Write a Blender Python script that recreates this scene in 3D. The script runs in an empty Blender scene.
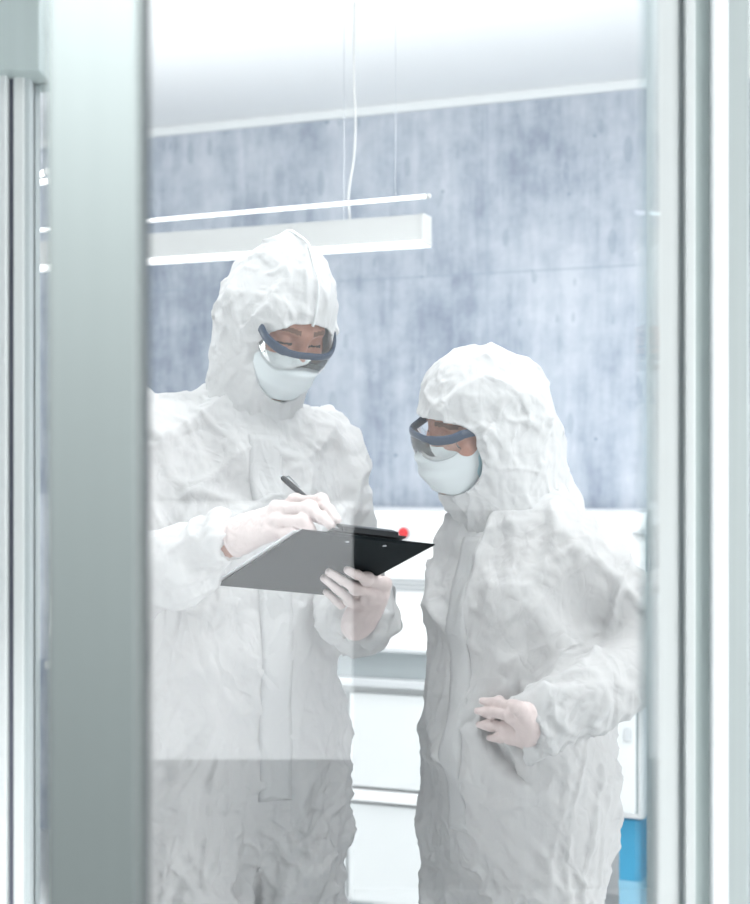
import bpy, bmesh, math, random
import numpy as np
from mathutils import Vector, Matrix, Euler

random.seed(7)
np.random.seed(7)
C = bpy.context.scene.collection
CAMZ, F, CX, CY = 1.37, 1512.0, 375.0, 480.0
V = lambda *a: np.array(a, dtype=np.float64)
def nrm(v): v = np.asarray(v, float); return v / np.linalg.norm(v)
def P(px, py, Y): return V((px - CX) / F * Y, Y, CAMZ - (py - CY) / F * Y)

# ------------------------------------------------------------------ materials
def mat(name, col, rough=.5, metal=0., spec=.5, emit=None, estr=0., alpha=1., trans=0., ior=1.45, coat=0.):
    m = bpy.data.materials.new(name); m.use_nodes = True
    b = m.node_tree.nodes['Principled BSDF']
    b.inputs['Base Color'].default_value = (*col, 1)
    b.inputs['Roughness'].default_value = rough
    b.inputs['Metallic'].default_value = metal
    b.inputs['Specular IOR Level'].default_value = spec
    b.inputs['Transmission Weight'].default_value = trans
    b.inputs['IOR'].default_value = ior
    b.inputs['Coat Weight'].default_value = coat
    if emit:
        b.inputs['Emission Color'].default_value = (*emit, 1)
        b.inputs['Emission Strength'].default_value = estr
    return m
class NT:
    def __init__(s, m): s.t = m.node_tree; s.b = s.t.nodes.get('Principled BSDF')
    def n(s, typ, **kw):
        x = s.t.nodes.new(typ)
        for k, v in kw.items():
            if k.startswith('i_'):
                key = k[2:].replace('_', ' ')
                x.inputs[key].default_value = v
            else: setattr(x, k, v)
        return x
    def l(s, a, b): s.t.links.new(a, b)
    def math(s, op, a, b=None, c=None):
        x = s.n('ShaderNodeMath', operation=op)
        for i, q in enumerate((a, b, c)):
            if q is None: continue
            if hasattr(q, 'is_linked'): s.l(q, x.inputs[i])
            else: x.inputs[i].default_value = q
        return x.outputs[0]
    def ramp(s, fac, stops):
        x = s.n('ShaderNodeValToRGB'); e = x.color_ramp.elements
        while len(e) > len(stops): e.remove(e[-1])
        while len(e) < len(stops): e.new(.5)
        for q, (p, c) in zip(e, stops):
            q.position = p; q.color = (*c, 1) if len(c) == 3 else c
        s.l(fac, x.inputs[0]); return x.outputs[0]
    def mix(s, fac, a, b, typ='MIX'):
        x = s.n('ShaderNodeMix', data_type='RGBA', blend_type=typ)
        for i, q in ((0, fac), (6, a), (7, b)):
            if hasattr(q, 'is_linked'): s.l(q, x.inputs[i])
            else: x.inputs[i].default_value = q if i == 0 else (*q, 1)
        return x.outputs[2]
    def noise(s, vec, scale, detail=4, rough=.5, dist=0.):
        x = s.n('ShaderNodeTexNoise', i_Scale=scale, i_Detail=detail, i_Roughness=rough, i_Distortion=dist)
        s.l(vec, x.inputs['Vector']); return x.outputs['Fac']
    def coords(s, scale=(1, 1, 1)):
        tc = s.n('ShaderNodeTexCoord'); mp = s.n('ShaderNodeMapping'); mp.inputs['Scale'].default_value = scale
        s.l(tc.outputs['Object'], mp.inputs[0]); return mp.outputs[0]
    def bump(s, h, strength, dist):
        x = s.n('ShaderNodeBump'); x.inputs['Strength'].default_value = strength; x.inputs['Distance'].default_value = dist
        s.l(h, x.inputs['Height']); s.l(x.outputs[0], s.b.inputs['Normal']); return x

def suit_material():
    m = mat('coverall_fabric', (.77, .775, .78), .62, spec=.35)
    t = NT(m)
    v = t.coords((1, 1, .75))
    n1 = t.noise(v, 9, 2, .45, .5)
    c1 = t.math('PINGPONG', t.math('MULTIPLY', n1, 5.), .5)
    n2 = t.noise(v, 26, 2, .5, .4)
    c2 = t.math('PINGPONG', t.math('MULTIPLY', n2, 4.), .5)
    h = t.math('ADD', c1, t.math('MULTIPLY', c2, .35))
    t.bump(h, .5, .009)
    b = t.b
    b.inputs['Subsurface Weight'].default_value = 0.
    tr = t.n('ShaderNodeBsdfTranslucent'); tr.inputs[0].default_value = (.86, .88, .9, 1)
    mx = t.n('ShaderNodeMixShader'); mx.inputs[0].default_value = .18
    out = [x for x in t.t.nodes if x.type == 'OUTPUT_MATERIAL'][0]
    t.l(b.outputs[0], mx.inputs[1]); t.l(tr.outputs[0], mx.inputs[2]); t.l(mx.outputs[0], out.inputs[0])
    return m
def glass_material(name, refl, tint=(.982, .988, .988)):
    m = bpy.data.materials.new(name); m.use_nodes = True
    t = NT(m); nt = m.node_tree
    nt.nodes.remove(t.b)
    out = [x for x in nt.nodes if x.type == 'OUTPUT_MATERIAL'][0]
    tr = t.n('ShaderNodeBsdfTransparent'); tr.inputs[0].default_value = (*tint, 1)
    gl = t.n('ShaderNodeBsdfGlossy'); gl.inputs['Roughness'].default_value = 0.012
    gl.inputs[0].default_value = (1, 1, 1, 1)
    fr = t.n('ShaderNodeFresnel'); fr.inputs[0].default_value = 1.5
    k = t.math('MULTIPLY', fr.outputs[0], refl / .04)
    k = t.math('MINIMUM', k, .95)
    mx = t.n('ShaderNodeMixShader')
    t.l(k, mx.inputs[0]); t.l(tr.outputs[0], mx.inputs[1]); t.l(gl.outputs[0], mx.inputs[2]); t.l(mx.outputs[0], out.inputs[0])
    return m
def concrete_material():
    m = mat('concrete', (.5, .56, .64), .75, spec=.3)
    t = NT(m)
    v = t.coords((1, 1, 1)); vs = t.coords((2.2, 1, .42)); vf = t.coords((9., 1, .8))
    cloud = t.noise(v, 1.3, 5, .6)
    streak = t.noise(vs, 2.2, 6, .62, .3)
    fine = t.noise(vf, 3., 5, .7)
    blot = t.noise(v, 9., 6, .7)
    f = t.math('ADD', t.math('ADD', t.math('MULTIPLY', cloud, .3), t.math('MULTIPLY', streak, .45)),
               t.math('ADD', t.math('MULTIPLY', fine, .18), t.math('MULTIPLY', blot, .30)))
    col = t.ramp(f, [(.50, (.18, .225, .30)), (.57, (.30, .35, .43)), (.63, (.41, .46, .535)), (.72, (.54, .58, .645))])
    # pores
    vo = t.n('ShaderNodeTexVoronoi', i_Scale=11., feature='F1'); t.l(v, vo.inputs['Vector'])
    vo.inputs['Randomness'].default_value = 1.
    sel = t.n('ShaderNodeSeparateColor'); t.l(vo.outputs['Color'], sel.inputs[0])
    rad = t.math('MULTIPLY', t.math('POWER', sel.outputs[0], 4.), .15)
    pore = t.math('LESS_THAN', vo.outputs['Distance'], rad)
    v2 = t.coords((26, 1, 9)); vo2 = t.n('ShaderNodeTexVoronoi', i_Scale=1., feature='F1'); t.l(v2, vo2.inputs['Vector'])
    sel2 = t.n('ShaderNodeSeparateColor'); t.l(vo2.outputs['Color'], sel2.inputs[0])
    pore2 = t.math('LESS_THAN', vo2.outputs['Distance'], t.math('MULTIPLY', t.math('POWER', sel2.outputs[1], 7.), .42))
    pores = t.math('MAXIMUM', pore, t.math('MULTIPLY', pore2, .5))
    col = t.mix(t.math('MULTIPLY', pores, .75), col, (.20, .26, .34))
    # formwork seams
    sep = t.n('ShaderNodeSeparateXYZ'); t.l(v, sep.inputs[0])
    def seam(axis, pos, w):
        return t.math('LESS_THAN', t.math('ABSOLUTE', t.math('SUBTRACT', sep.outputs[axis], pos)), w)
    s = seam(2, 2.085, .004)
    for px in (-1.32, .42, 1.28): s = t.math('MAXIMUM', s, t.math('MULTIPLY', seam(0, px, .006), .7))
    col = t.mix(t.math('MULTIPLY', s, .45), col, (.26, .32, .41))
    t.l(col, t.b.inputs['Base Color'])
    t.bump(t.math('SUBTRACT', f, t.math('MULTIPLY', pores, .4)), .35, .01)
    return m
def plain_var(name, col, rough, metal=0., var=.04, scale=8., spec=.5, stretch=(1, 1, 1)):
    m = mat(name, col, rough, metal, spec); t = NT(m)
    n = t.noise(t.coords(stretch), scale, 4, .6)
    a = tuple(max(0, c * (1 - var)) for c in col); b = tuple(min(1, c * (1 + var)) for c in col)
    t.l(t.ramp(n, [(.35, a), (.65, b)]), t.b.inputs['Base Color'])
    return m
def skin_material():
    m = mat('skin', (.58, .34, .27), .5, spec=.4); t = NT(m)
    n = t.noise(t.coords(), 60, 3, .6)
    t.l(t.ramp(n, [(.35, (.45, .225, .165)), (.65, (.53, .285, .215))]), t.b.inputs['Base Color'])
    t.b.inputs['Subsurface Weight'].default_value = .08
    t.b.inputs['Subsurface Radius'].default_value = (.01, .004, .002)
    return m

M = {}
M['suit'] = suit_material()
M['hem'] = mat('hem_fabric', (.82, .84, .85), .6)
M['skin'] = skin_material()
M['brow'] = mat('brow_hair', (.20, .11, .075), .7)
M['lash'] = mat('eyelash', (.05, .035, .03), .6)
M['eye'] = mat('eye_white', (.75, .73, .72), .25)
M['lip'] = mat('lips', (.5, .22, .2), .45)
M['glove'] = plain_var('latex_glove', (.77, .665, .65), .5, var=.05, scale=30, spec=.35)
M['glove_bead'] = mat('glove_bead', (.76, .72, .66), .5)
M['mask'] = plain_var('mask_fabric', (.76, .82, .84), .75, var=.02, scale=40, spec=.2)
M['mask_edge'] = mat('mask_edge', (.42, .68, .76), .7)
M['goggle'] = mat('goggle_frame', (.025, .05, .10), .32, spec=.5)
M['lens'] = glass_material('goggle_lens', .04, (.975, .985, .985))
M['board'] = plain_var('clipboard_black', (.010, .014, .016), .6, var=.1, scale=60, spec=.04)
M['paper'] = mat('paper', (.86, .87, .89), .7)
M['chrome'] = mat('steel', (.62, .64, .66), .22, 1.)
M['black'] = mat('black_plastic', (.015, .017, .02), .3)
M['alu'] = plain_var('satin_aluminium', (.42, .47, .47), .42, .25, var=.02, scale=3, stretch=(30, 30, .4))
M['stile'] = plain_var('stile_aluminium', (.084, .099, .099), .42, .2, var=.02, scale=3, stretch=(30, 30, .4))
M['alu_light'] = plain_var('pale_aluminium', (.62, .655, .655), .45, .15, var=.02, scale=3, stretch=(30, 30, .4))
M['alu_green'] = plain_var('grey_green_aluminium', (.42, .49, .485), .45, .2, var=.02, scale=3, stretch=(30, 30, .4))
M['gasket'] = mat('dark_gasket', (.12, .13, .17), .6)
M['seal'] = mat('grey_seal', (.42, .47, .48), .6)
M['glass'] = glass_material('partition_glass', .085)
M['white'] = plain_var('white_enamel', (.93, .94, .95), .35, var=.01, scale=4)
M['white2'] = plain_var('white_laminate', (.80, .83, .84), .45, var=.012, scale=4)
M['grey'] = plain_var('grey_laminate', (.46, .51, .53), .5, var=.02, scale=4)
M['grey_light'] = plain_var('light_grey_edge', (.64, .67, .69), .45, var=.02, scale=4)
M['line'] = mat('shadow_gap', (.25, .32, .33), .7)
M['vent'] = mat('vent_grey', (.58, .61, .63), .6)
M['red'] = mat('red_plastic', (.75, .06, .07), .35)
M['blue'] = plain_var('blue_carton', (.06, .34, .56), .55, var=.03, scale=10)
M['blue_pale'] = plain_var('pale_blue_carton', (.26, .52, .68), .55, var=.03, scale=10)
M['concrete'] = concrete_material()
M['ceiling'] = plain_var('ceiling_paint', (.84, .86, .87), .8, var=.01, scale=2)
M['wall'] = plain_var('wall_paint', (.80, .83, .84), .8, var=.01, scale=2)
M['floor'] = plain_var('resin_floor', (.70, .72, .73), .4, var=.04, scale=5)
M['panel_grey'] = mat('panel_grey', (.36, .375, .385), .6)
M['dark_wood'] = plain_var('corridor_grey', (.02, .026, .03), .6, var=.05, scale=5)
M['lamp'] = mat('lamp_diffuser', (.9, .9, .9), .5, emit=(1, 1, 1), estr=1.5)
M['fill_glow'] = mat('fill_panel_glow', (.9, .9, .9), .5, emit=(.97, .99, 1), estr=4.)  # glow of the added, unseen ceiling panels
M['lamp_body'] = mat('lamp_body', (.50, .515, .515), .5)
M['shoe'] = mat('shoe_cover', (.70, .74, .78), .7)

# ------------------------------------------------------------------ object helpers
def tag(o, label=None, cat=None, group=None, kind=None):
    for k, v in (('label', label), ('category', cat), ('group', group), ('kind', kind)):
        if v: o[k] = v
    return o
def empty(name, loc=(0, 0, 0), rz=0.):
    o = bpy.data.objects.new(name, None); C.objects.link(o)
    o.location = loc; o.rotation_euler = (0, 0, rz); o.empty_display_size = .1
    return o
def link(name, me, m, parent=None, smooth=False):
    o = bpy.data.objects.new(name, me); C.objects.link(o)
    for x in (m if isinstance(m, (list, tuple)) else [m]): me.materials.append(x)
    if parent is not None:
        o.parent = parent
        p = parent; mw = Matrix.Identity(4)
        chain = []
        while p is not None: chain.append(p); p = p.parent
        for q in reversed(chain): mw = mw @ q.matrix_parent_inverse @ q.matrix_basis
        if getattr(o, '_w', True): o.matrix_parent_inverse = mw.inverted()
    if smooth: me.shade_smooth()
    return o
def mesh_np(name, v, q, m, parent=None, smooth=True):
    me = bpy.data.meshes.new(name)
    me.from_pydata([tuple(map(float, a)) for a in v], [], [tuple(map(int, a)) for a in q])
    me.update()
    return link(name, me, m, parent, smooth)
class MB:                       # collects boxes, prisms and tubes into one mesh
    def __init__(s, mtx=None): s.bm = bmesh.new(); s.mtx = mtx
    def box(s, lo, hi, bev=0., seg=2):
        b = bmesh.new()
        bmesh.ops.create_cube(b, size=1)
        lo, hi = np.array(lo, float), np.array(hi, float)
        for v in b.verts: v.co = Vector(lo + (np.array(v.co) + .5) * (hi - lo))
        if bev > 0:
            bmesh.ops.bevel(b, geom=list(b.edges), offset=bev, segments=seg, affect='EDGES', profile=.6)
        s._add(b); return s
    def prism(s, pts, axis, a, b_, bev=0.):      # polygon pts (2D) extruded along axis from a to b_
        b = bmesh.new()
        def mk(p, t):
            if axis == 0: return (t, p[0], p[1])
            if axis == 1: return (p[0], t, p[1])
            return (p[0], p[1], t)
        A = [b.verts.new(mk(p, a)) for p in pts]; B = [b.verts.new(mk(p, b_)) for p in pts]
        b.faces.new(A); b.faces.new(list(reversed(B))); n = len(pts)
        for i in range(n): b.faces.new((A[i], B[i], B[(i + 1) % n], A[(i + 1) % n]))
        bmesh.ops.recalc_face_normals(b, faces=b.faces)
        if bev > 0: bmesh.ops.bevel(b, geom=list(b.edges), offset=bev, segments=2, affect='EDGES', profile=.6)
        s._add(b); return s
    def cyl(s, p, q, r, n=20, r2=None, bev=0.):
        b = bmesh.new(); p, q = Vector(p), Vector(q); d = q - p
        bmesh.ops.create_cone(b, cap_ends=True, segments=n, radius1=r, radius2=r if r2 is None else r2, depth=d.length)
        if bev > 0:
            es = [e for e in b.edges if abs(e.verts[0].co.z - e.verts[1].co.z) < 1e-6]
            bmesh.ops.bevel(b, geom=es, offset=bev, segments=2, affect='EDGES')
        R = Vector((0, 0, 1)).rotation_difference(d.normalized()).to_matrix().to_4x4()
        b.transform(Matrix.Translation((p + q) / 2) @ R); s._add(b); return s
    def tube(s, pts, rw, rh=None, up=None, n=12, closed=False):
        """sweep an ellipse: rw along the side axis, rh along 'up'"""
        pts = [np.array(p, float) for p in pts]; N = len(pts)
        rw = rw if hasattr(rw, '__len__') else [rw] * N
        rh = rw if rh is None else (rh if hasattr(rh, '__len__') else [rh] * N)
        b = bmesh.new(); rings = []; prev = None
        for i, p in enumerate(pts):
            t = nrm(pts[min(i + 1, N - 1)] - pts[max(i - 1, 0)]) if not closed else nrm(pts[(i + 1) % N] - pts[i - 1])
            u = np.array(up, float) if up is not None else (prev if prev is not None else (V(0, 0, 1) if abs(t[2]) < .9 else V(1, 0, 0)))
            u = nrm(u - t * u.dot(t)); sd = np.cross(t, u); prev = u
            rings.append([b.verts.new(Vector(p + sd * rw[i] * math.cos(a) + u * rh[i] * math.sin(a))) for a in [2 * math.pi * k / n for k in range(n)]])
        L = N if closed else N - 1
        for i in range(L):
            A, B = rings[i], rings[(i + 1) % N]
            for k in range(n): b.faces.new((A[k], A[(k + 1) % n], B[(k + 1) % n], B[k]))
        if not closed: b.faces.new(list(reversed(rings[0]))); b.faces.new(rings[-1])
        bmesh.ops.recalc_face_normals(b, faces=b.faces)
        s._add(b); return s
    def sph(s, c, r, sc=(1, 1, 1), u=20, v=12):
        b = bmesh.new(); bmesh.ops.create_uvsphere(b, u_segments=u, v_segments=v, radius=r)
        b.transform(Matrix.Translation(Vector(c)) @ Matrix.Diagonal((*sc, 1))); s._add(b); return s
    def _add(s, b):
        me = bpy.data.meshes.new('t'); b.to_mesh(me); b.free(); s.bm.from_mesh(me); bpy.data.meshes.remove(me)
    def build(s, name, m, parent=None, smooth=False, xf=None):
        me = bpy.data.meshes.new(name)
        if xf is not None:
            s.bm.transform(xf)
            if xf.determinant() < 0: bmesh.ops.reverse_faces(s.bm, faces=s.bm.faces)
        s.bm.to_mesh(me); s.bm.free()
        o = link(name, me, m, parent)
        if smooth:
            for p in me.polygons: p.use_smooth = True
            try: me.set_sharp_from_angle(angle=math.radians(40))
            except Exception: pass
        return o
def smooth_curve(pts, n=8):     # Catmull-Rom
    pts = [np.array(p, float) for p in pts]; out = []
    q = [2 * pts[0] - pts[1]] + pts + [2 * pts[-1] - pts[-2]]
    for i in range(1, len(q) - 2):
        for k in range(n):
            t = k / n; a, b, c, d = q[i - 1], q[i], q[i + 1], q[i + 2]
            out.append(.5 * ((2 * b) + (-a + c) * t + (2 * a - 5 * b + 4 * c - d) * t * t + (-a + 3 * b - 3 * c + d) * t ** 3))
    out.append(pts[-1]); return out

# ------------------------------------------------------------------ distance-field sculpting
def smin(a, b, k):
    if k <= 0: return np.minimum(a, b)
    h = np.maximum(k - np.abs(a - b), 0) / k
    return np.minimum(a, b) - h * h * k * .25
class Vol:
    def __init__(s, xs, ys, zs, fill=.3):
        s.ax = [np.asarray(a, np.float32) for a in (xs, ys, zs)]
        s.f = np.full([len(a) for a in s.ax], fill, np.float32)
    @staticmethod
    def box(lo, hi, h, fill=.3):
        return Vol(*[np.arange(lo[i], hi[i] + h, h) for i in range(3)], fill=fill)
    def sub(s, lo, hi):
        sl = []
        for i in range(3):
            a, b = np.searchsorted(s.ax[i], (lo[i], hi[i])); sl.append(slice(max(0, a - 1), min(len(s.ax[i]), b + 1)))
        g = [s.ax[i][sl[i]] for i in range(3)]
        return tuple(sl), g[0][:, None, None], g[1][None, :, None], g[2][None, None, :]
    def put(s, lo, hi, fn, k, mode='u'):
        m = k + .03
        sl, x, y, z = s.sub(np.array(lo) - m, np.array(hi) + m)
        if 0 in [q.stop - q.start for q in sl]: return
        d = fn(x, y, z).astype(np.float32)
        if mode == 'u': s.f[sl] = smin(s.f[sl], d, k)
        else: s.f[sl] = -smin(-s.f[sl], d, k)
    def cap(s, a, b, ra, rb=None, k=.02, n=None, q=1., mode='u'):
        """tapered capsule; squashed to q of its radius along direction n"""
        a, b = np.array(a, float), np.array(b, float); rb = ra if rb is None else rb
        if n is not None: n = nrm(n)
        r = max(ra, rb) * max(1, q)
        def fn(x, y, z):
            px, py, pz = x - a[0], y - a[1], z - a[2]; ba = (b - a).copy()
            if n is not None and q != 1:
                e = 1 / q - 1; dn = (px * n[0] + py * n[1] + pz * n[2]) * e
                px, py, pz = px + dn * n[0], py + dn * n[1], pz + dn * n[2]
                ba = ba + n * (ba.dot(n) * e)
            L = ba.dot(ba) + 1e-12
            t = np.clip((px * ba[0] + py * ba[1] + pz * ba[2]) / L, 0, 1)
            d = np.sqrt((px - t * ba[0]) ** 2 + (py - t * ba[1]) ** 2 + (pz - t * ba[2]) ** 2) - (ra + (rb - ra) * t)
            return d * (min(1., .5 + .5 * q) if q < 1 else 1.)
        s.put(np.minimum(a, b) - r, np.maximum(a, b) + r, fn, k, mode); return s
    def chain(s, pts, rs, k=.02, n=None, q=1.):
        for i in range(len(pts) - 1): s.cap(pts[i], pts[i + 1], rs[i], rs[i + 1], k, n, q)
        return s
    def ell(s, c, axes, rad, k=.02, mode='u'):
        c = np.array(c, float); ax = [nrm(a) for a in axes]; r = max(rad)
        def fn(x, y, z):
            p = (x - c[0], y - c[1], z - c[2])
            l = [(p[0] * a[0] + p[1] * a[1] + p[2] * a[2]) for a in ax]
            k0 = np.sqrt(sum((l[i] / rad[i]) ** 2 for i in range(3))) + 1e-9
            k1 = np.sqrt(sum((l[i] / rad[i] ** 2) ** 2 for i in range(3))) + 1e-9
            return k0 * (k0 - 1) / k1
        s.put(c - r, c + r, fn, k, mode); return s
    def mesh(s, smooth=1):
        f = s.f; n = f.shape; S = f < 0
        cs = [S[dx:n[0] - 1 + dx, dy:n[1] - 1 + dy, dz:n[2] - 1 + dz] for dx in (0, 1) for dy in (0, 1) for dz in (0, 1)]
        anyv = cs[0].copy(); allv = cs[0].copy()
        for c in cs[1:]: anyv |= c; allv &= c
        act = anyv & ~allv
        I = np.argwhere(act); idx = np.full(act.shape, -1, np.int64); idx[act] = np.arange(len(I))
        off = [(dx, dy, dz) for dx in (0, 1) for dy in (0, 1) for dz in (0, 1)]
        fv = [f[I[:, 0] + o[0], I[:, 1] + o[1], I[:, 2] + o[2]].astype(np.float64) for o in off]
        acc = np.zeros((len(I), 3)); cnt = np.zeros(len(I))
        for a in range(8):
            for b in range(a + 1, 8):
                oa, ob = np.array(off[a]), np.array(off[b])
                if np.abs(oa - ob).sum() != 1: continue
                m = (fv[a] < 0) != (fv[b] < 0)
                t = np.where(m, fv[a] / np.where(m, fv[a] - fv[b], 1), 0)
                acc[m] += (oa + (ob - oa) * t[:, None])[m]; cnt[m] += 1
        loc = acc / cnt[:, None]
        v = np.empty((len(I), 3))
        for i in range(3):
            A = s.ax[i].astype(np.float64); v[:, i] = A[I[:, i]] + loc[:, i] * (A[I[:, i] + 1] - A[I[:, i]])
        quads = []
        for ax in range(3):
            b, c = (ax + 1) % 3, (ax + 2) % 3
            sl0 = [slice(1, -1)] * 3; sl1 = [slice(1, -1)] * 3
            sl0[ax] = slice(0, n[ax] - 1); sl1[ax] = slice(1, n[ax])
            A, B = S[tuple(sl0)], S[tuple(sl1)]
            E = np.argwhere(A != B); ins = A[tuple(E.T)]
            E = E.copy(); E[:, b] += 1; E[:, c] += 1
            def cell(db, dc):
                q = E.copy(); q[:, b] += db; q[:, c] += dc; return idx[q[:, 0], q[:, 1], q[:, 2]]
            q = np.stack([cell(-1, -1), cell(0, -1), cell(0, 0), cell(-1, 0)], 1)
            q[~ins] = q[~ins][:, ::-1]; quads.append(q)
        q = np.concatenate(quads); q = q[(q >= 0).all(1)]
        for _ in range(smooth): v = relax(v, q, .5)
        return v, q
def relax(v, q, w):
    e = np.concatenate([q[:, [0, 1]], q[:, [1, 2]], q[:, [2, 3]], q[:, [3, 0]]])
    acc = np.zeros_like(v); cnt = np.zeros(len(v))
    for i in range(3): acc[:, i] = np.bincount(e[:, 0], v[e[:, 1], i], len(v)) + np.bincount(e[:, 1], v[e[:, 0], i], len(v))
    cnt = np.bincount(e[:, 0], minlength=len(v)) + np.bincount(e[:, 1], minlength=len(v))
    return v * (1 - w) + w * acc / np.maximum(cnt, 1)[:, None]
def normals(v, q):
    fn = np.cross(v[q[:, 2]] - v[q[:, 0]], v[q[:, 3]] - v[q[:, 1]])
    N = np.zeros_like(v)
    for j in range(4):
        for i in range(3): N[:, i] += np.bincount(q[:, j], fn[:, i], len(v))
    return N / (np.linalg.norm(N, axis=1)[:, None] + 1e-12)
_perm = np.random.RandomState(3).permutation(256); _perm = np.concatenate([_perm, _perm, _perm])
_grad = np.random.RandomState(4).randn(256, 3); _grad /= np.linalg.norm(_grad, axis=1)[:, None]
def perlin(p):
    p = np.asarray(p, float); i = np.floor(p).astype(int); f = p - i; i = i & 255
    u = f * f * f * (f * (f * 6 - 15) + 10); out = 0
    for dx in (0, 1):
        for dy in (0, 1):
            for dz in (0, 1):
                h = _perm[_perm[_perm[(i[:, 0] + dx) & 255] + ((i[:, 1] + dy) & 255)] + ((i[:, 2] + dz) & 255)]
                g = _grad[h & 255]
                d = (g * (f - np.array([dx, dy, dz]))).sum(1)
                w = (u[:, 0] if dx else 1 - u[:, 0]) * (u[:, 1] if dy else 1 - u[:, 1]) * (u[:, 2] if dz else 1 - u[:, 2])
                out = out + w * d
    return out * 1.6
def tri(x): return np.abs((x % 1) * 2 - 1)
def fbm(p, o=3):
    a, r = 1., 0.
    for k in range(o): r = r + a * perlin(p * 2 ** k + 17.3 * k); a *= .5
    return r
def crumple(p, folds=1.6):
    w = p + .35 * np.stack([perlin(p * .9 + 5), perlin(p * .9 + 15), perlin(p * .9 + 25)], 1)
    return tri(perlin(w) * folds + .2) + .5 * tri(perlin(w * 2.1 + 40) * folds) - .75
def creases(v, dr, fa, fp, seed):
    """long sharp folds running along dr: ridges where a stretched noise crosses zero, fading in and out"""
    dr = nrm(dr); a = nrm(np.cross(dr, V(.3, 1, .2))); b = np.cross(dr, a)
    p = np.stack([v @ a * fp, v @ b * fp, v @ dr * fa], 1) + seed
    p = p + .25 * np.stack([perlin(p * .8 + 3), perlin(p * .8 + 13), p[:, 2] * 0], 1)
    n = perlin(p); m = sstep(-.15, .35, perlin(p * V(.5, .5, .9) + 31))
    return (np.maximum(0, 1 - np.abs(n) / .30) ** 1.3 * m - .3 * m) * 1.3 + .35 * (tri(n * 1.2) - .5)
def sstep(a, b, x):
    t = np.clip((x - a) / (b - a), 0, 1); return t * t * (3 - 2 * t)
def seg_dist(v, a, b):
    ba = b - a; t = np.clip(((v - a) @ ba) / ba.dot(ba), 0, 1)
    return np.linalg.norm(v - a - t[:, None] * ba, axis=1), t

class Frame:                    # head-local coordinates: s sideways (the person's right), f forward, u up
    def __init__(s, c, fwd_h, pitch, roll=0.):
        s.c = np.array(c, float); h = nrm([fwd_h[0], fwd_h[1], 0])
        s.F = nrm(h * math.cos(pitch) + V(0, 0, -1) * math.sin(pitch))
        s.S = nrm(np.cross(s.F, V(0, 0, 1))); s.U = np.cross(s.S, s.F)
        if roll:
            S, U = s.S, s.U
            s.S = S * math.cos(roll) + U * math.sin(roll); s.U = U * math.cos(roll) - S * math.sin(roll)
        s.ax = (s.S, s.F, s.U)
    def __call__(s, a, b, c): return s.c + a * s.S + b * s.F + c * s.U
    def loc(s, v): d = v - s.c; return np.stack([d @ s.S, d @ s.F, d @ s.U], 1)

def graded(lo, hi, flo, fhi, df, dc):
    a = [flo]
    while a[-1] > lo: a.append(a[-1] - dc)
    b = list(np.arange(flo, fhi, df)); c = [b[-1] + df]
    while c[-1] < hi: c.append(c[-1] + dc)
    return np.array(sorted(a[1:]) + b + c)

# ------------------------------------------------------------------ people
def head_sdf(vol, H, sc=1.):
    p = lambda a, b, c: H(a * sc, b * sc, c * sc)
    def ell(c, r, k): vol.ell(p(*c), H.ax, [x * sc for x in r], k * sc)
    def cap(a, b, ra, rb, k): vol.cap(p(*a), p(*b), ra * sc, rb * sc, k * sc)
    ell((0, -.012, .028), (.076, .096, .090), .02)
    ell((0, .022, -.03), (.064, .070, .080), .03)
    cap((-.035, .035, -.085), (0, .068, -.098), .026, .022, .03); cap((.035, .035, -.085), (0, .068, -.098), .026, .022, .03)
    for s in (-1, 1):
        cap((s * .048, .056, -.028), (s * .040, .066, -.022), .020, .018, .03)
    cap((-.036, .076, .019), (0, .086, .016), .0095, .009, .016); cap((.036, .076, .019), (0, .086, .016), .0095, .009, .016)
    for s in (-1, 1): vol.ell(p(s * .033, .103, .001), H.ax, [.017 * sc, .024 * sc, .0125 * sc], .012 * sc, 'd')
    cap((0, .086, .008), (0, .106, -.034), .0075, .0115, .010)
    for s in (-1, 1): cap((s * .010, .092, -.040), (s * .011, .094, -.042), .0085, .0085, .008)
    for s in (-1, 1): vol.ell(p(s * .032, .0735, .0), H.ax, [.0145 * sc, .013 * sc, .0125 * sc], .003 * sc)
    for s in (-1, 1): vol.cap(p(s * .021, .0835, -.0055), p(s * .043, .0795, -.0045), .0022 * sc, .0018 * sc, .003 * sc)
    cap((-.018, .083, -.068), (.018, .083, -.068), .0065, .0065, .010); cap((-.015, .082, -.078), (.015, .082, -.078), .0075, .0075, .010)
    for s in (-1, 1): vol.ell(p(s * .078, -.012, -.008), H.ax, [.010 * sc, .018 * sc, .032 * sc], .008 * sc)
def paint_head(me, v, q, H, sc):
    c = H.loc(v[q].mean(1)) / sc; a = np.abs(c[:, 0]); mi = np.zeros(len(q), int)
    front = c[:, 1] > .055
    br = .0215 + .002 * np.clip((a - .018) / .02, 0, 1) - .006 * np.clip((a - .038) / .014, 0, 1)
    mi[front & (a > .013) & (a < .053) & (np.abs(c[:, 2] - br) < .0042)] = 1
    mi[front & (a > .018) & (a < .047) & (c[:, 2] < -.0035) & (c[:, 2] > -.0075) & (c[:, 1] > .075)] = 2
    mi[front & (a < .025) & (c[:, 2] < -.064) & (c[:, 2] > -.084) & (c[:, 1] > .084)] = 4
    me.polygons.foreach_set('material_index', mi.astype(np.int32))

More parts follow.
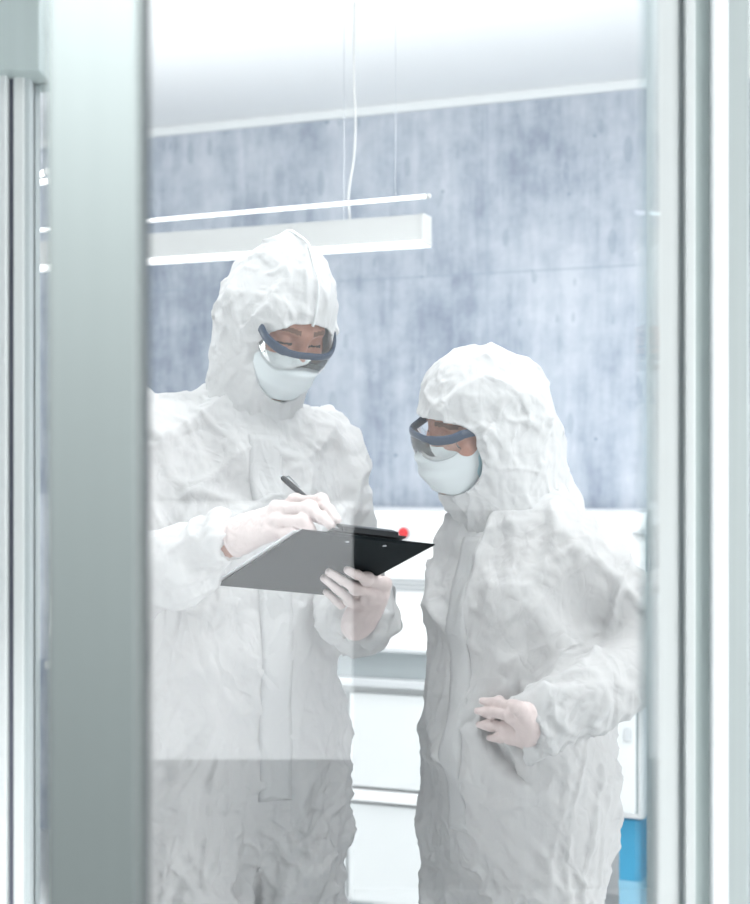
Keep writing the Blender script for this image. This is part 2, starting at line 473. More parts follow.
def make_hood(name, H, sc, outer, opening, parent, seam=False, seed=0., cut=None, h=.0026):
    lo = np.min([np.minimum(o[0], o[1]) - max(o[2], o[3]) for o in outer], 0) - .02
    hi = np.max([np.maximum(o[0], o[1]) + max(o[2], o[3]) for o in outer], 0) + .02
    vol = Vol.box(lo, hi, h, .25)
    for o in outer: vol.cap(o[0], o[1], o[2], o[3], o[4], *(o[5:] if len(o) > 5 else ()))
    op = Vol(*vol.ax, fill=.25)
    for o in opening:
        if o[0] == 'e': op.ell(o[1], H.ax, o[2], .015)
        else: op.cap(o[1], o[2], o[3], o[4], .02)
    g = np.stack(np.meshgrid(*vol.ax, indexing='ij'), -1).reshape(-1, 3).astype(np.float64)
    for c, r in (((0, -.012, .028), (.086, .108, .100)), ((0, .0, -.03), (.076, .078, .085))): vol.ell(H(*[x * sc for x in c]), H.ax, [x * sc for x in r], .02)
    near = np.abs(vol.f.reshape(-1)) < .026
    l = H.loc(g[near])
    d = np.zeros(len(g), np.float32); pts = g[near]
    opn = op.f.reshape(-1)[near]
    # gathers that run back from the elastic edge, soft crumples behind
    ang = np.arctan2(l[:, 0], l[:, 2] + .03)
    gath = tri(ang * 3.3 + 1.2 * perlin(pts * 18 + seed)) - .5
    dd = .0040 * gath * np.exp(-np.abs(opn) / .035) + .006 * fbm(pts * 8 + seed, 2) + .0010 * crumple(pts * 16 + seed)
    for k, dr in enumerate((H.U + .5 * H.F, H.U - .9 * H.F, H.F + .2 * H.U, H.S + H.U)):
        dd += .0042 * creases(pts, dr, 5., 15., seed + 9 * k) + .0016 * creases(pts, dr, 9., 30., seed + 9 * k + 60)
    if seam: dd += .0030 * np.exp(-(l[:, 0] / .0035) ** 2) * (l[:, 2] > 0) * (l[:, 1] > -.07)
    dd += .003 * np.exp(-(opn / .005) ** 2)
    d[near] = np.maximum(dd, -.0045)
    fo = vol.f - d.reshape(vol.f.shape)
    fi = fo + .0085
    sh = np.maximum(np.maximum(fo, -fi), -op.f)
    if cut is not None:
        sh = np.maximum(sh, (cut - vol.ax[2])[None, None, :])
    vol.f = sh
    v, q = vol.mesh(2)
    if seam:
        l2 = H.loc(v); m = (np.abs(l2[:, 0]) < .004); lf, lu = l2[m, 1], l2[m, 2]
        an = np.arctan2(lu - .02, lf); rd = np.hypot(lf, lu - .02); pts2 = []
        for a in np.linspace(math.radians(12), math.radians(150), 36):
            k = np.abs(an - a) < .045
            if k.any() and rd[k].max() > .09: pts2.append((a, rd[k].max()))
        r_ = np.array([p[1] for p in pts2]); r_[1:-1] = (r_[:-2] + r_[1:-1] + r_[2:]) / 3
        line = [H(0, r * math.cos(p[0]), .02 + r * math.sin(p[0])) for p, r in zip(pts2, r_)]
        MB().tube(smooth_curve(line, 4), .0026, n=8).build('hood_seam', M['hem'], parent, True)
    return mesh_np(name, v, q, M['suit'], parent)

def make_mask(H, sc, parent, label=None):
    na, nb = 41, 29; v = []; q = []
    for j in range(nb):
        b = j / (nb - 1)
        kf = [(0, -.020, .104), (.12, -.028, .119), (.35, -.045, .130), (.6, -.075, .124), (.82, -.110, .104), (1, -.133, .046)]
        uc = np.interp(b, [x[0] for x in kf], [x[1] for x in kf]); fc = np.interp(b, [x[0] for x in kf], [x[2] for x in kf])
        us = -.018 - .085 * b
        for i in range(na):
            a = -1 + 2 * i / (na - 1); th = a * 1.4
            c = (math.cos(th) - math.cos(1.4)) / (1 - math.cos(1.4))
            c2 = c ** .85
            s = .0745 * math.sin(th) / math.sin(1.4) * (1 - .16 * abs(b - .25) * abs(a))
            f = .028 + (fc - .028) * c2; u = us + (uc - us) * (c ** .6)
            if b < .2: f -= .010 * math.exp(-((abs(a) - .42) / .2) ** 2) * (1 - b / .2)
            f += .0055 * (abs(((b * 3.2 + .15 * a * a) % 1) * 2 - 1) - .5) * (1 - a * a * .4)
            f += .0022 * math.sin(a * 9 + b * 5) * (abs(a) ** 1.5)
            v.append(H(s * sc, f * sc, u * sc))
    for j in range(nb - 1):
        for i in range(na - 1): k = j * na + i; q.append((k, k + 1, k + na + 1, k + na))
    v = np.array(v); q = np.array(q)
    o = mesh_np('face_mask', v, q, [M['mask'], M['mask_edge']], parent)
    mi = []
    for j in range(nb - 1):
        for i in range(na - 1): mi.append(1 if i in (0, na - 2) else 0)
    o.data.polygons.foreach_set('material_index', mi)
    md = o.modifiers.new('s', 'SOLIDIFY'); md.thickness = .0016; md.offset = 0
    for s in (-1, 1):
        pts = smooth_curve([H(s * .072 * sc, .030 * sc, -.022 * sc), H(s * .082 * sc, 0, .004 * sc), H(s * .084 * sc, -.022 * sc, .008 * sc), H(s * .082 * sc, -.028 * sc, -.025 * sc), H(s * .074 * sc, .024 * sc, -.098 * sc)])
        MB().tube(pts, .0016, n=6).build('ear_loop', M['mask'], o, True)
    return o
def make_goggles(H, sc, parent, d=(0, 0, 0), tilt=0.):
    p = lambda a, b, c: H((a + d[0]) * sc, (b + d[1]) * sc, (c + d[2] + (b - .04) * tilt) * sc)
    g = empty('safety_goggles'); g.parent = parent
    par = g
    half = [(0, .122, -.012), (.030, .119, -.0125), (.054, .108, -.011), (.071, .086, -.005), (.0775, .066, .004)]
    bar = smooth_curve([p(-a, b, c) for a, b, c in reversed(half[1:])] + [p(*half[0])] + [p(a, b, c) for a, b, c in half[1:]], 6)
    n = len(bar); w = [.0085 if abs(i - n / 2) > n * .18 else .0068 for i in range(n)]
    fr = MB().tube(bar, .0036, w, up=H.U, n=12)
    fr.build('frame', M['goggle'], g, True)
    for s in (-1, 1):
        arm = smooth_curve([p(s * .0775, .068, .004), p(s * .0805, .035, .010), p(s * .0815, 0, .012), p(s * .080, -.022, -.002)], 6)
        MB().tube(arm, .0024, [.0080] * 8 + [.005] * (len(arm) - 8), up=H.U, n=10).build('temple_arm', M['goggle'], g, True)
    # clear shield hanging below the bar
    v = []; q = []; na, nb = 33, 9
    for j in range(nb):
        t = j / (nb - 1)
        for i in range(na):
            a = -1 + 2 * i / (na - 1); k = np.linspace(0, 1, n)
            b0 = np.array([np.interp((a * .84 + 1) / 2, k, [x[m] for x in bar]) for m in range(3)])
            drop = (.042 - .020 * a ** 4 - .012 * math.exp(-(a / .16) ** 2)) * sc
            v.append(b0 - H.U * drop * t + H.F * (.004 * math.sin(t * 3) - .010 * t * abs(a)) * sc)
    for j in range(nb - 1):
        for i in range(na - 1): k = j * na + i; q.append((k, k + 1, k + na + 1, k + na))
    o = mesh_np('lens', v, q, M['lens'], g)
    md = o.modifiers.new('s', 'SOLIDIFY'); md.thickness = .0018; md.offset = 0
    pts = smooth_curve([p(-.008, .119, -.040), p(0, .123, -.030), p(.008, .119, -.040)], 5)
    MB().tube(pts, .0016, n=8).build('nose_bridge', M['lens'], g, True)
    return g

def hand_joints(W, A, T, L, fingers, thumb, flip=1):
    A = nrm(A); T = nrm(np.array(T) - A * A.dot(T)); N = np.cross(T, A) * flip
    base = [(.50, .135), (.525, .045), (.495, -.047), (.44, -.130)]
    ln = [(.215, .135, .115), (.24, .15, .12), (.22, .14, .118), (.165, .105, .10)]
    ch = []
    for i in range(4):
        c1, c2, c3, sp = fingers[i]
        pts = [W + A * base[i][0] * L + T * base[i][1] * L]; d0 = nrm(A * math.cos(sp) + T * math.sin(sp)); ang = 0
        for l, c in zip(ln[i], (c1, c2, c3)):
            ang += c; pts.append(pts[-1] + l * L * (d0 * math.cos(ang) - N * math.sin(ang)))
        ch.append(pts)
    return ch, [W + L * (a * A + t * T + n * N) for a, t, n in thumb], N
def make_hand(name, W, chains, th, N, L, fore, parent, seed=0., cuff=.05):
    """gloved hand: wrist W, four finger joint chains, thumb joints, N out of the back of the hand, fore towards the elbow"""
    W = np.array(W, float); N = nrm(N); chains = [[np.array(p, float) for p in c] for c in chains]
    for c in chains:
        if len(c) == 3:
            m = c[1] + .56 * (c[2] - c[1]); c.insert(2, m + N * .0035)
    rr = [(.052, .047, .041), (.053, .048, .042), (.051, .046, .041), (.046, .041, .036)]
    fd = nrm(fore); fe = W + fd * (cuff + .02)
    allp = np.array([p for c in chains for p in c] + list(th) + [W, fe])
    vol = Vol.box(allp.min(0) - .035, allp.max(0) + .035, .0019, .1)
    mc = [c[0] for c in chains]; cen = sum(mc) / 4; A = nrm(cen - W)
    vol.cap(fe, W, .150 * L, .132 * L, .01, N, .78)
    for i in range(4):
        a = W + (mc[i] - cen) * .45
        vol.cap(a, mc[i] - N * .012 * L, .088 * L, .064 * L, .024, N, .80)
    for i in range(4):
        pts = chains[i]; r = rr[i]; g = Vol(*vol.ax, fill=.1)
        g.cap(pts[0] + nrm(W - pts[0]) * .14 * L, pts[0], r[0] * .9 * L, r[0] * 1.04 * L, .004)
        g.cap(pts[0], pts[1], r[0] * 1.04 * L, r[1] * 1.05 * L, .006)
        g.cap(pts[1], pts[2], r[1] * 1.05 * L, r[2] * L, .004); g.cap(pts[2], pts[3], r[2] * 1.03 * L, r[2] * .86 * L, .004)
        for a, rad in ((pts[0], r[0] * 1.06), (pts[1], r[1] * 1.08)): g.cap(a + N * .004 * L, a + N * .006 * L, rad * L, rad * L, .012)
        vol.f = smin(vol.f, g.f, .0030)
    g = Vol(*vol.ax, fill=.1); r = (.085, .064, .053, .045)
    for i in range(len(th) - 1): g.cap(th[i], th[i + 1], r[i] * L, r[i + 1] * L, .01)
    vol.f = smin(vol.f, g.f, .012)
    gx, gy, gz = np.meshgrid(*vol.ax, indexing='ij', sparse=True)
    dd = (gx - W[0]) * fd[0] + (gy - W[1]) * fd[1] + (gz - W[2]) * fd[2]
    vol.f = np.maximum(vol.f, (dd - cuff).astype(np.float32))
    v, q = vol.mesh(1); n = normals(v, q)
    t = (v - W) @ fd
    d = .0007 * crumple(v * 30 + seed) + .0004 * crumple(v * 75 + seed)
    d += .0012 * (tri(t * 55 + .6 * perlin(v * 25)) - .5) * sstep(-.03, .005, t)
    d += .0018 * np.exp(-((t - cuff + .004) / .0025) ** 2)
    return mesh_np(name, v + n * d[:, None], q, M['glove'], parent)

def bounds(items):
    lo = np.min([np.minimum(a, b) - max(r, s) for a, b, r, s, *_ in items], 0); hi = np.max([np.maximum(a, b) + max(r, s) for a, b, r, s, *_ in items], 0)
    return lo - .03, hi + .03

def make_person(cfg):
    H, sc = cfg['H'], cfg['sc']
    # ---- body: one continuous figure
    suit = cfg['suit']
    lo, hi = bounds(suit); lo[2] = .0; hi[2] = cfg['H'].c[2] + .16
    fl, fh = H.c - .135 * sc, H.c + .135 * sc
    vol = Vol(*[graded(lo[i], hi[i], fl[i], fh[i], .0024, .012) for i in range(3)])
    for a, b, ra, rb, k, *ex in cfg['body']: vol.cap(a, b, ra, rb, k, *ex)
    head_sdf(vol, H, sc)
    vol.cap(H(0, -.02, -.05), cfg['neck'], .052 * sc, .056 * sc, .03)
    v, q = vol.mesh(1)
    body = mesh_np('person', v, q, [M['skin'], M['brow'], M['lash'], M['eye'], M['lip']])
    paint_head(body.data, v, q, H, sc)
    tag(body, cfg['label'], 'person')
    # ---- coverall
    vol = Vol.box(lo - V(.02, .02, 0), hi + V(.02, .02, 0), .0052)
    for a, b, ra, rb, k, *ex in suit: vol.cap(a, b, ra, rb, k, *ex)
    zc = cfg['collar']
    gx, gy, gz = np.meshgrid(*vol.ax, indexing='ij', sparse=True)
    vol.f = np.maximum(vol.f, ((gz - zc[2]) + .35 * ((gx - zc[0]) * -cfg['fwd'][0] + (gy - zc[1]) * -cfg['fwd'][1]) * -1).astype(np.float32))
    for w, d in cfg['cuffs']:
        dd = (gx - w[0]) * d[0] + (gy - w[1]) * d[1] + (gz - w[2]) * d[2]
        r2 = (gx - w[0]) ** 2 + (gy - w[1]) ** 2 + (gz - w[2]) ** 2
        vol.f = np.where(r2 < .12 ** 2, np.maximum(vol.f, -dd.astype(np.float32)), vol.f)
    v, q = vol.mesh(2)
    n = normals(v, q)
    s = cfg['seed']
    zr = sstep(cfg['zleg'] - .12, cfg['zleg'] + .12, v[:, 2])          # 1 above the crotch
    d = .010 * fbm(v * V(4.5, 4.5, 3.) + s, 2)
    for k, (dr, fa, fp, am) in enumerate(((V(.15, 0, 1), 2.2, 8., .0095), (V(.8, .1, 1), 2.6, 9., .0085), (V(-.9, .1, 1), 2.6, 9., .0085), (V(1, .1, .25), 3., 9., .0045))):
        d += 1.35 * am * creases(v, dr, fa, fp, s + 7 * k)
        d += .48 * am * (1.3 - .6 * zr) * creases(v, dr, fa * 2.2, fp * 2.4, s + 7 * k + 50)
    d += (1 - zr) * (.008 * crumple(v * V(7, 7, 8) + s + 9) + .0040 * crumple(v * V(20, 20, 18) + s))
    d += .0012 * crumple(v * 20 + s)
    for a, b, amp, fr in cfg['limbs']:
        dist, t = seg_dist(v, a, b)
        m = np.exp(-(np.maximum(dist - .07, 0) / .02) ** 2)
        L = np.linalg.norm(b - a); ax = nrm(b - a)
        along = t * L
        e = sstep(.5, 1., t) * .8 + (1 - sstep(0, .35, t)) * .8 + .25
        pp = v * 9 + s
        d += m * amp * e * (tri(along * fr + 1.1 * perlin(pp) + .5 * perlin(pp * 2.2)) - .5)
    for w, dr in cfg['cuffs']:                                            # gathers at the elastic cuff
        rel = v - w; t = rel @ dr; near = np.exp(-(np.linalg.norm(rel, axis=1) / .085) ** 2)
        sd = nrm(np.cross(dr, V(0, .3, 1))); up = np.cross(sd, dr)
        an = np.arctan2(rel @ sd, rel @ up)
        d += near * .005 * (tri(an * 2.2 + .8 * perlin(v * 30)) - .5)
    for pts, amp, wd in cfg['folds']:                                      # individual creases
        for i in range(len(pts) - 1):
            dist, t = seg_dist(v, pts[i], pts[i + 1])
            d += amp * np.maximum(0, 1 - dist / wd) * (1 if i else 1)
    d = np.maximum(d, -.010)
    v = v + n * d[:, None]
    cov = mesh_np('coverall', v, q, M['suit'], body)
    return body, cov, (v, q)

def drop_on(v, n_hint, p, span=.012):
    """nearest suit point in front (towards -n_hint)"""
    return p

def flap(cov, v, q, top, bot, width, fwd, name='zipper_flap', end=None):
    """a strip of cloth lying on the front of the suit from top to bot"""
    side = nrm(np.cross(fwd, V(0, 0, 1)))
    rows, cols = 60, 7; pts = []
    F3 = V(fwd[0], fwd[1], 0)
    sv = v @ side; fv = v @ F3
    for j in range(rows):
        t = j / (rows - 1); c = top + (bot - top) * t
        for i in range(cols):
            o = (i / (cols - 1) - .5) * width; wob = .004 * math.sin(t * 9) 
            s0 = c @ side + o + wob
            m = (np.abs(sv - s0) < .009) & (np.abs(v[:, 2] - c[2]) < .009) & (fv > c @ F3 - .06)
            f = fv[m].mean() if m.any() else (pts[-1] @ F3 if pts else c @ F3)
            pts.append(side * s0 + F3 * (f + .0015 + .003 * (1 - abs(i / (cols - 1) * 2 - 1) ** 3)) + V(0, 0, c[2]))
    a = np.array(pts).reshape(rows, cols, 3)
    for _ in range(3):
        b = a.copy(); b[1:-1] = (a[:-2] + a[1:-1] * 2 + a[2:]) / 4; a = b
    qs = [(j * cols + i, j * cols + i + 1, (j + 1) * cols + i + 1, (j + 1) * cols + i) for j in range(rows - 1) for i in range(cols - 1)]
    o = mesh_np(name, a.reshape(-1, 3), qs, M['suit'], cov)
    md = o.modifiers.new('s', 'SOLIDIFY'); md.thickness = .003; md.offset = -1
    return o
def shoes(body, ankles, fwd, mname='shoe_cover'):
    for a in ankles:
        a = np.array(a, float); f = V(fwd[0], fwd[1], 0)
        vol = Vol.box(a - V(.22, .22, .14), a + V(.24, .24, .10), .006)
        vol.cap(V(a[0], a[1], .05) - f * .05, V(a[0], a[1], .042) + f * .15, .05, .042, .02, V(0, 0, 1), .85)
        vol.cap(V(a[0], a[1], .05) - f * .03, V(a[0], a[1], .17), .05, .062, .03)
        gz = vol.ax[2][None, None, :]; vol.f = np.maximum(vol.f, .001 - gz)
        vv, qq = vol.mesh(2); mesh_np(mname, vv, qq, M['shoe'], body)

#=PEOPLE=
# ---------------- clipboard pose (shared by the hands)
Lx = nrm(V(.48508, -.81644, .31326)); Sx = V(.87281, .47412, -.11586)
Sx = nrm(Sx - Lx * Lx.dot(Sx)); Nx = nrm(np.cross(Sx, Lx))          # Nx leaves the underside
BW, BL = .231, .318
cB = V(-.1083, 2.2424, 1.2950)
def bp(l, s, n=0.): return cB - Lx * (BL - l * BL) + Sx * (s * BW) + Nx * n    # l 0..1 towards the clip, s 0..1 across
def RP(px, py, n):                                                   # point at height n off the underside, seen along a sight line
    o = V(0, 0, CAMZ); d = P(px, py, 1.) - o; p0 = cB + Nx * n
    return o + d * ((p0 - o) @ Nx) / (d @ Nx)

# ---------------- the taller person
def build_man():
    f = nrm([.45, -.89, 0]); lf = V(.89, .45, 0)
    c = V(-.246, 2.78, 0)
    at = lambda l, fw, z: c + lf * l + f * fw + V(0, 0, z)
    shL, shR = at(.178, -.01, 1.43), at(-.178, .0, 1.45)
    elR, wrR = P(110, 598, 2.58), P(238, 536, 2.42)
    elL, wrL = P(352, 604, 2.85), P(359, 620, 2.60)
    hipL, hipR = at(.088, 0, .90), at(-.098, 0, .90)
    knL, knR = at(.098, .03, .50), at(-.115, .03, .50)
    anL, anR = at(.10, -.01, .10), at(-.125, -.01, .10)
    neck = at(0, .02, 1.47)
    H = Frame(P(279, 317, 2.70), nrm([.60, -.80, 0]), math.radians(36), math.radians(2))
    body = [(at(0, 0, .95), at(0, 0, 1.15), .12, .12, .05, f, .72), (at(0, 0, 1.15), at(0, .0, 1.36), .12, .135, .05, f, .75),
            (at(-.12, 0, 1.40), at(.12, 0, 1.40), .065, .065, .05), (at(0, 0, 1.38), neck, .08, .06, .04),
            (shR, elR, .05, .042, .03), (elR, wrR, .042, .0265, .02), (shL, elL, .05, .042, .03), (elL, wrL - (wrL - elL) * .12, .042, .024, .02),
            
            (hipL, knL, .078, .055, .05), (knL, anL, .055, .04, .03), (hipR, knR, .078, .055, .05), (knR, anR, .055, .04, .03),
            (anL - V(0, 0, .05), anL + f * .15 - V(0, 0, .06), .034, .03, .02), (anR - V(0, 0, .05), anR + f * .15 - V(0, 0, .06), .034, .03, .02)]
    suit = [(at(0, .005, .88), at(0, .0, 1.02), .170, .166, .05, f, .76), (at(0, 0, 1.02), at(0, .0, 1.20), .166, .166, .05, f, .76),
            (at(0, 0, 1.20), at(0, .0, 1.35), .166, .160, .05, f, .76),
            (at(-.125, 0, 1.41), at(.125, 0, 1.40), .078, .078, .07), (at(-.1, .03, 1.30), at(.1, .03, 1.30), .09, .09, .06),
            (at(-.07, -.01, 1.45), at(.07, -.01, 1.45), .072, .072, .06),
            (at(0, .01, 1.42), at(0, .035, 1.52), .088, .078, .05),
            (shR, elR, .072, .070, .05), (elR, elR + (wrR - elR) * .55, .071, .063, .03), (elR + (wrR - elR) * .55, wrR, .063, .036, .02),
            (shL, elL, .068, .066, .045), (elL, elL + (wrL - elL) * .6, .066, .060, .03), (elL + (wrL - elL) * .6, wrL, .060, .046, .02),
            (hipL, knL, .108, .088, .05), (knL, anL, .088, .08, .03), (hipR, knR, .112, .095, .05), (knR, anR, .095, .085, .03)]
    aR, aL = nrm(wrR - elR), nrm(wrL - elL)
    cuR, cuL = wrR - aR * .018, wrL - aL * .004
    pf = lambda pts, Y: [P(x, y, Y) for x, y in pts]
    folds = [(pf([(150, 470), (172, 560)], 2.62), -.012, .03), (pf([(200, 690), (250, 760), (268, 800)], 2.66), .010, .03),
             (pf([(330, 690), (290, 770)], 2.66), .009, .03), (pf([(262, 800), (255, 860), (246, 904)], 2.68), -.025, .03),
             (pf([(345, 500), (352, 600)], 2.78), -.010, .025), (pf([(160, 700), (185, 780)], 2.64), .010, .03),
             (pf([(300, 790), (318, 880)], 2.7), .010, .022), (pf([(200, 830), (215, 790)], 2.64), .010, .02), (pf([(225, 420), (258, 500)], 2.66), .006, .03)]
    cfg = dict(H=H, sc=1., suit=suit, body=body, neck=neck, fwd=f, seed=2., zleg=.82,
               collar=at(0, .03, 1.53), cuffs=[(cuR, -aR), (cuL, -aL)],
               limbs=[(elR, wrR, .013, 13), (shR, elR, .008, 8), (shL, elL, .008, 8), (elL, wrL, .008, 11), (hipL, knL, .006, 9), (hipR, knR, .006, 9)],
               folds=folds,
               label='taller person in a white hooded coverall writing on a black clipboard, goggles and mask on')
    body_o, cov, (v, q) = make_person(cfg)
    hoodp = [(H(0, -.034, .076), H(0, -.02, .035), .056, .096, .03), (H(0, .024, .064), H(0, .02, .02), .060, .085, .03),
             (H(0, -.03, .02), H(0, -.028, -.05), .090, .080, .04), (H(0, -.028, -.05), at(.01, .0, 1.50), .080, .074, .04),
             (H(0, .012, -.02), at(0, .03, 1.49), .082, .074, .04), (H(0, .020, -.116), at(0, .03, 1.47), .062, .074, .03)]
    opening = [('e', H(0, .10, -.042), (.070, .092, .072)), ('e', H(0, .12, .0), (.071, .095, .044))]
    make_hood('hood', H, 1., hoodp, opening, cov, seam=True, seed=3., cut=1.43)
    flap(cov, v, q, at(-.004, .1, 1.45), at(.02, .1, .80), .060, f)
    make_mask(H, 1., body_o); make_goggles(H, 1., body_o, (0, 0, .006))
    # right hand holding the pen
    tip = P(339, 527, 2.295)
    W = wrR + aR * .010
    ch = [[P(295, 502, 2.375), P(321, 501, 2.335), P(337, 520, 2.292)], [P(277, 509, 2.355), P(309, 508, 2.318), P(331, 526, 2.29)],
          [P(277, 521, 2.345), P(303, 521, 2.312), P(316, 537, 2.315)], [P(270, 533, 2.345), P(293, 534, 2.325), P(301, 545, 2.345)]]
    th = [W + nrm(ch[0][0] - W) * .02 + V(0, .02, .006), P(282, 509, 2.41), P(307, 513, 2.38), P(329, 522, 2.315)]
    make_hand('glove', W, ch, th, V(-.1, -.75, .6), .190, -aR, body_o, 1., .018)
    # left hand: fingers spread under the board, thumb over its edge
    K = RP(380, 596, .018); yk = K[1]
    tipn = .0095
    ch2 = [[P(384, 584, yk), RP(367, 579, .014), RP(347, 570, tipn)], [P(381, 595, yk + .004), RP(356, 588, .016), RP(329, 572, tipn)],
           [P(376, 606, yk + .010), RP(350, 600, .018), RP(324, 578, tipn)], [P(368, 616, yk + .018), RP(346, 610, .020), RP(326, 592, .0115)]]
    W2 = wrL + aL * .004
    edge = bp(.30, 1.045, .0); 
    th2 = [W2 + (ch2[0][0] - W2) * .3 + V(.012, 0, .01), edge - Lx * .015 + Nx * .020, bp(.34, 1.02, -.012), bp(.40, .88, -.0165)]
    make_hand('glove', W2, ch2, th2, V(.55, -.75, -.35), .185, -aL, body_o, 5., .045)
    shoes(body_o, [anL, anR], f)
    return tip

def build_woman():
    f = nrm([-.78, -.62, 0]); lf = V(.62, -.78, 0)
    c = V(.254, 2.72, 0)
    at = lambda l, fw, z: c + lf * l + f * fw + V(0, 0, z)
    shL, shR = at(.116, -.02, 1.250), at(-.115, -.03, 1.27)
    elL, wrL = P(672, 648, 2.62), P(524, 731, 2.48)
    elR, wrR = P(500, 640, 2.95), P(492, 740, 2.88)
    hipL, hipR = at(.082, 0, .83), at(-.082, 0, .83)
    knL, knR = at(.088, .02, .46), at(-.088, .02, .46); anL, anR = at(.09, -.01, .10), at(-.09, -.01, .10)
    neck = at(0, .0, 1.34); sc = .94
    H = Frame(P(477, 424, 2.70), nrm([-.93, -.37, 0]), math.radians(12), math.radians(14))
    body = [(at(0, 0, .88), at(0, 0, 1.05), .11, .10, .05, f, .72), (at(0, 0, 1.05), at(0, .0, 1.22), .10, .115, .05, f, .75),
            (at(-.09, -.01, 1.245), at(.085, -.01, 1.235), .046, .044, .05), (at(0, 0, 1.24), neck, .07, .052, .04),
            (shR, elR, .042, .036, .03), (elR, wrR, .036, .024, .02), (shL, elL, .034, .034, .02), (elL, elL + (wrL - elL) * .80, .036, .020, .02),
            (hipL, knL, .075, .05, .05), (knL, anL, .05, .036, .03), (hipR, knR, .075, .05, .05), (knR, anR, .05, .036, .03),
            (anL - V(0, 0, .05), anL + f * .13 - V(0, 0, .06), .032, .028, .02), (anR - V(0, 0, .05), anR + f * .13 - V(0, 0, .06), .032, .028, .02)]
    suit = [(at(0, 0, .80), at(0, .0, .92), .178, .172, .05, f, .82), (at(0, 0, .92), at(0, .0, 1.08), .172, .150, .05, f, .84),
            (at(0, 0, 1.08), at(0, .0, 1.22), .150, .136, .05, f, .84), (at(-.06, .05, 1.16), at(.06, .05, 1.16), .085, .085, .05),
            (at(-.09, -.02, 1.245), at(.085, -.02, 1.232), .072, .066, .06), (at(0, -.04, 1.27), at(0, -.03, 1.33), .10, .084, .05),
            (shR, elR, .054, .054, .04), (elR, wrR, .054, .036, .03),
            (shL, elL, .060, .068, .045), (elL, elL + (wrL - elL) * .6, .070, .066, .03), (elL + (wrL - elL) * .6, elL + (wrL - elL) * .9, .066, .058, .02), (elL + (wrL - elL) * .9, wrL, .058, .040, .012),
            (hipL, knL, .112, .092, .05), (knL, anL, .092, .08, .03), (hipR, knR, .112, .092, .05), (knR, anR, .092, .08, .03)]
    aR, aL = nrm(wrR - elR), nrm(wrL - elL)
    pf = lambda pts, Y: [P(x, y, Y) for x, y in pts]
    folds = [(pf([(545, 520), (535, 600), (548, 660)], 2.52), -.012, .03), (pf([(470, 540), (450, 640)], 2.6), .008, .03),
             (pf([(505, 690), (470, 700), (440, 720)], 2.56), .010, .025), (pf([(520, 760), (505, 830), (530, 900)], 2.54), .010, .025),
             (pf([(470, 740), (455, 820)], 2.56), .010, .025), (pf([(600, 500), (618, 590)], 2.47), .010, .025), (pf([(455, 860), (440, 900)], 2.56), -.012, .03)]
    cfg = dict(H=H, sc=sc, suit=suit, body=body, neck=neck, fwd=f, seed=11., zleg=.72,
               collar=at(0, .0, 1.36), cuffs=[(wrL - aL * .004, -aL), (wrR - aR * .004, -aR)],
               limbs=[(elL, wrL, .014, 12), (shL, elL, .013, 10), (hipL, knL, .006, 9), (hipR, knR, .006, 9)],
               folds=folds,
               label='shorter person in a white hooded coverall standing with a gloved hand on the hip')
    body_o, cov, (v, q) = make_person(cfg)
    hoodp = [(H(0, -.01, .050), H(0, -.035, .02), .088, .094, .03), (H(0, .022, .048), H(0, .02, .01), .074, .084, .03),
             (H(0, -.045, .02), H(0, -.050, -.05), .095, .092, .04), (H(0, -.050, -.05), at(0, -.045, 1.32), .092, .088, .05),
             (H(0, .0, -.02), at(0, .01, 1.31), .082, .080, .04), (H(0, .018, -.118), at(0, .01, 1.29), .060, .080, .03)]
    opening = [('e', H(0, .092, -.046), (.12, .076, .067)), ('e', H(0, .10, .0), (.12, .076, .034))]
    make_hood('hood', H, sc, hoodp, opening, cov, seed=8., cut=1.26)
    flap(cov, v, q, at(0, .1, 1.27), at(0, .1, .76), .050, f)
    make_mask(H, sc, body_o); make_goggles(H, sc, body_o, (0, .004, .002), .16)
    px, py = CX + F * v[:, 0] / v[:, 1], CY - F * (v[:, 2] - CAMZ) / v[:, 1]
    def on(x, y, lift):                                                # a point lifted off the front of the suit
        m = (np.abs(px - x) < 4) & (np.abs(py - y) < 4) & (np.abs(v[:, 0] - c[0]) < .20)
        return P(x, y, v[m, 1].min() - lift)
    fs = [[(519, 709), (499, 703), (482, 701)], [(511, 716), (491, 712), (477, 711)], [(507, 727), (491, 725), (479, 725)], [(511, 738), (500, 737), (489, 738)]]
    ch = [[on(*p, .022 if k == 0 else .013 if k == 1 else .009) for k, p in enumerate(c_)] for c_ in fs]
    W = wrL - aL * .014 - V(0, 0, .008)
    th = [W + (ch[0][0] - W) * .25 + V(0, .01, .01), on(528, 710, -.004), on(520, 706, -.012), on(512, 704, -.016)]
    make_hand('glove', W, ch, th, V(.1, -1, .05), .168, -aL, body_o, 3., .015)
    A = nrm(wrR - elR)
    ch, th, N = hand_joints(wrR + A * .012, A, f, .172, [(.3, .5, .3, .03), (.3, .5, .3, 0), (.3, .5, .3, 0), (.3, .5, .3, -.05)],
              [(.12, .12, -.02), (.25, .2, -.06), (.38, .22, -.12), (.5, .2, -.18)], -1)
    make_hand('glove', wrR + A * .012, ch, th, N, .172, -A, body_o, 4., .04)
    shoes(body_o, [anL, anR], f)

